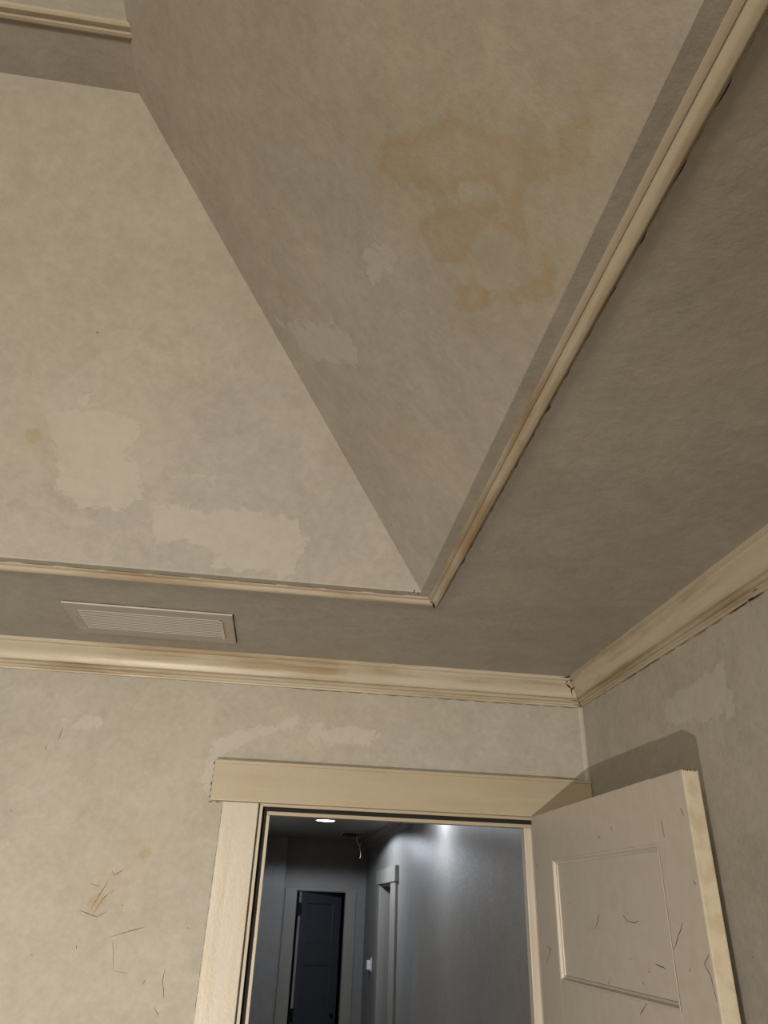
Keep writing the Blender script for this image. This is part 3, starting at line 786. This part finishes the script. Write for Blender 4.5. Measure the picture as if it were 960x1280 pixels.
# doorway in the hallway's right wall
rf = empty('trim_13', (HX1, 0, 0))
rf['kind'] = 'structure'
for nm, lo, hi in (('casing', (-0.022, RD0 - 0.30, 0), (0, RD0, RZ)), ('casing', (-0.022, RD1, 0), (0, RD1 + 0.16, RZ)),
                   ('header', (-0.034, RD0 - 0.34, RZ), (0, RD1 + 0.18, RZ + 0.125)),
                   ('jamb', (-0.004, RD0 - 0.001, 0), (wt, RD0 + 0.02, RZ)), ('jamb', (-0.004, RD1 - 0.02, 0), (wt, RD1 + 0.001, RZ)),
                   ('head_jamb', (-0.004, RD0, RZ - 0.02), (wt, RD1, RZ))):
    box(nm, lo, hi, M_hcase, rf, bev=0.002)


def downlight(x, y, label):
    t = empty('recessed_light', (x, y, ZC))
    describe(t, label, 'light', 'hallway ceiling lights')
    bm = bmesh.new()
    seg = 40
    prof = [(0.098, 0.0), (0.098, -0.004), (0.090, -0.008), (0.084, -0.006), (0.082, 0.0)]
    rings = [[bm.verts.new((r * math.cos(2 * math.pi * i / seg), r * math.sin(2 * math.pi * i / seg), z)) for i in range(seg)] for r, z in prof]
    for r0, r1 in zip(rings[:-1], rings[1:]):
        for i in range(seg):
            bm.faces.new((r0[i], r0[(i + 1) % seg], r1[(i + 1) % seg], r1[i]))
    bm_obj('trim_ring', bm, M_white, t)
    bm = bmesh.new()
    cyl_bm(bm, (0, 0, -0.0045), (0, 0, -0.001), 0.0835, 40)
    bm_obj('diffuser', bm, M_glow, t)
    return t


downlight(0.405, 6.99, 'round white recessed light glowing in the hallway ceiling')
downlight(0.845, 4.85, 'round white recessed light close to the bright right wall of the hallway')

# small return grille in the hallway ceiling, with loose wires
gv = empty('hallway_vent', (0.64, 8.0, ZC))
describe(gv, 'small dark slotted vent in the hallway ceiling', 'vent')
gw, gd = 0.26, 0.62
for lo, hi in (((0, 0, -0.008), (gw, 0.06, 0)), ((0, gd - 0.06, -0.008), (gw, gd, 0)), ((0, 0.06, -0.008), (0.03, gd - 0.06, 0)), ((gw - 0.03, 0.06, -0.008), (gw, gd - 0.06, 0))):
    box('flange', lo, hi, M_hcase, gv, bev=0.001)
box('backing', (0.03, 0.06, -0.001), (gw - 0.03, gd - 0.06, 0), M_duct, gv)
for k in range(4):
    x = 0.03 + (gw - 0.06) * (k + 0.5) / 4
    box('slat', (x - 0.003, 0.06, -0.007), (x + 0.003, gd - 0.06, -0.001), M_duct, gv)


def wire(name, pts, r, label):
    P = [Vector(p) for p in pts]
    fine = []
    for i in range(len(P) - 1):
        p0, p1, p2, p3 = P[max(i - 1, 0)], P[i], P[i + 1], P[min(i + 2, len(P) - 1)]
        for k in range(8):
            u = k / 8
            fine.append(0.5 * (2 * p1 + (p2 - p0) * u + (2 * p0 - 5 * p1 + 4 * p2 - p3) * u * u + (3 * p1 - p0 - 3 * p2 + p3) * u ** 3))
    fine.append(P[-1])
    bm = bmesh.new()
    rings = []
    for i, p in enumerate(fine):
        d = (fine[min(i + 1, len(fine) - 1)] - fine[max(i - 1, 0)]).normalized()
        s1 = d.cross(Vector((0.3, 1, 0.1))).normalized()
        s2 = d.cross(s1)
        rings.append([bm.verts.new(p + r * (math.cos(q * math.pi / 3) * s1 + math.sin(q * math.pi / 3) * s2)) for q in range(6)])
    for r0, r1 in zip(rings[:-1], rings[1:]):
        for i in range(6):
            bm.faces.new((r0[i], r0[(i + 1) % 6], r1[(i + 1) % 6], r1[i]))
    bm.faces.new(rings[0])
    bm.faces.new(rings[-1])
    o = bm_obj(name, bm, M_white)
    describe(o, label, 'wire', 'loose wires')
    return o


wire('loose_wire', [(0.84, 8.05, ZC - 0.004), (0.80, 8.03, ZC - 0.06), (0.825, 8.02, ZC - 0.12), (0.845, 8.02, ZC - 0.20), (0.84, 8.02, ZC - 0.245)], 0.0022, 'longer white wire hanging from the small hallway vent')
wire('loose_wire', [(0.81, 8.10, ZC - 0.004), (0.80, 8.08, ZC - 0.07), (0.83, 8.07, ZC - 0.12), (0.85, 8.07, ZC - 0.10)], 0.0020, 'short curled white wire by the small hallway vent')

# control box on the hallway wall
sw = empty('wall_control', (HX1, 8.47, CZ - 0.50))
describe(sw, 'small white wall control box beyond the hallway side door', 'wall control')
box('back_plate', (-0.006, -0.06, -0.06), (0, 0.06, 0.06), M_white, sw, bev=0.002)
box('control_body', (-0.045, -0.035, -0.045), (-0.006, 0.05, 0.035), M_white, sw, bev=0.006)

# ------------------------------------------------------------------ cracks, scuffs, grime lines and painted gap shadows
MK = DATA['marks']
ribbons('scuff_marks', MK['wall_scratch'], lambda p: Vector((0, -1, 0)), M_scuff, wall_back)
dn_ = Vector((math.sin(ang), -math.cos(ang), 0)) * 1.0
if dn_.x > 0:
    dn_ = -dn_
sc_d = ribbons('scuff_marks', MK['door_scratch'] + MK['panel_scratch'], lambda p: dn_, M_scuff, None)
sc_d.parent = door
sc_d.matrix_parent_inverse = (Matrix.Translation(door.location) @ door.rotation_euler.to_matrix().to_4x4()).inverted()
MK['crown_crack'] += [[0.006, [(XW - 0.0165, D - 0.019, ZC - 0.059), (XW - 0.0130, D - 0.0175, ZC - 0.069), (XW - 0.0060, D - 0.0125, ZC - 0.086)]],
                      [0.004, [(XW - 0.030, D - 0.0125, ZC - 0.076), (XW - 0.006, D - 0.0125, ZC - 0.077)]], [0.004, [(XW - 0.026, D - 0.018, ZC - 0.066), (XW - 0.006, D - 0.018, ZC - 0.0645)]]]
crown_n = Vector((-0.2, -0.62, -0.75)).normalized()
ribbons('caulk_cracks', MK['crown_crack'], lambda p: crown_n if p.y > 2.1 and p.x < 0.9 else Vector((-0.8, 0, -0.6)), M_crack_shade, trim_right)
ribbons('corner_crack', MK['corner_crack'], lambda p: Vector((0, -1, 0)), M_crack_shade, wall_back)
ribbons('mitre_crack', MK['trim_crack'], lambda p: Vector((0, 0, -1)), M_crack_shade, tray_right)
ribbons('corner_crack', MK['slope_crack'], lambda p: Vector((0, -0.7, -0.7)), M_crack_shade, ceiling)


def dashes(p0, p1, w, n, fill, seed):
    p0, p1 = Vector(p0), Vector(p1)
    out = []
    for i in range(n):
        r = noise.noise(Vector((i * 1.7 + seed, seed, 0.3)))
        t0 = i / n
        t1 = (i + fill + 0.25 * r) / n
        out.append((w * (1 + 0.5 * r), [tuple(p0.lerp(p1, t0)), tuple(p0.lerp(p1, min(1, t1)))]))
    return out


# open joints between casing, header and plaster; header-top strips paint the gap shadow
yb, yh = D - 0.0007, D - 0.0293
items = dashes((-0.21, yb, CZ + 0.3672), (0.12, yb, CZ + 0.3680), 0.0022, 4, 0.95, 2)
items += dashes((0.12, yb, CZ + 0.3680), (0.93, yb, CZ + 0.3690), 0.0026, 7, 1.0, 5)
items += dashes((-0.2085, yb, CZ + 0.3655), (-0.2075, yb, CZ + 0.252), 0.0035, 6, 0.62, 3)
items += dashes((0.80, yb, CZ + 0.369), (0.938, yb, CZ + 0.370), 0.004, 1, 1.0, 8)
items += dashes((-0.212, yb, CZ + 0.252), (-0.172, yb, CZ + 0.252), 0.003, 2, 0.7, 4)
ribbons('joint_cracks_and_shade', items, lambda p: Vector((0, -1, 0)), M_crack_shade, wall_back)
items = dashes((-0.1695, yb, CZ + 0.250), (-0.1695, yb, CZ - 0.25), 0.0018, 14, 0.9, 6)
items += dashes((XW - 0.95, D - 0.0008, ZC - 0.0853), (0.93, D - 0.0008, ZC - 0.0853), 0.0016, 16, 0.85, 9)
ribbons('joint_cracks_and_shade', items, lambda p: Vector((0, -1, 0)), M_brown, wall_back)
items = dashes((XW - 0.0008, 1.9, ZC - 0.0853), (XW - 0.0008, 1.0, ZC - 0.0853), 0.0018, 12, 0.7, 9)
ribbons('joint_cracks_and_shade', items, lambda p: Vector((-1, 0, 0)), M_brown, wall_right)
xo = LX1 + R0 + 0.0335
items = dashes((xo, LY1 + 0.03, ZC - 0.0006), (xo, 0.1, ZC - 0.0006), 0.0016, 34, 0.75, 3)
ribbons('joint_cracks_and_shade', items, lambda p: Vector((0, 0, -1)), M_brown, ceiling)
items = dashes((xo + 0.0006, 1.5, ZC - 0.0008), (xo + 0.0006, 0.2, ZC - 0.0008), 0.0028, 16, 0.28, 7)
ribbons('joint_cracks_and_shade', items, lambda p: Vector((0, 0, -1)), M_crack_shade, ceiling)
items = dashes((0.25, LY1 + R0 - 0.0012, ZC - 0.0008), (-0.9, LY1 + R0 - 0.0012, ZC - 0.0008), 0.002, 11, 0.8, 11)
ribbons('joint_cracks_and_shade', items, lambda p: Vector((0, 0, -1)), M_brown, ceiling)
# dark strips painting the shadow gap at the vent flange
items = dashes((VX0, VY0 - 0.001, ZC - 0.0006), (VX1, VY0 - 0.001, ZC - 0.0006), 0.0026, 5, 1.0, 3)
items += dashes((VX1 + 0.001, VY0, ZC - 0.0006), (VX1 + 0.001, VY1, ZC - 0.0006), 0.0026, 3, 1.0, 4)
ribbons('joint_cracks_and_shade', items, lambda p: Vector((0, 0, -1)), M_crack_shade, ceiling)
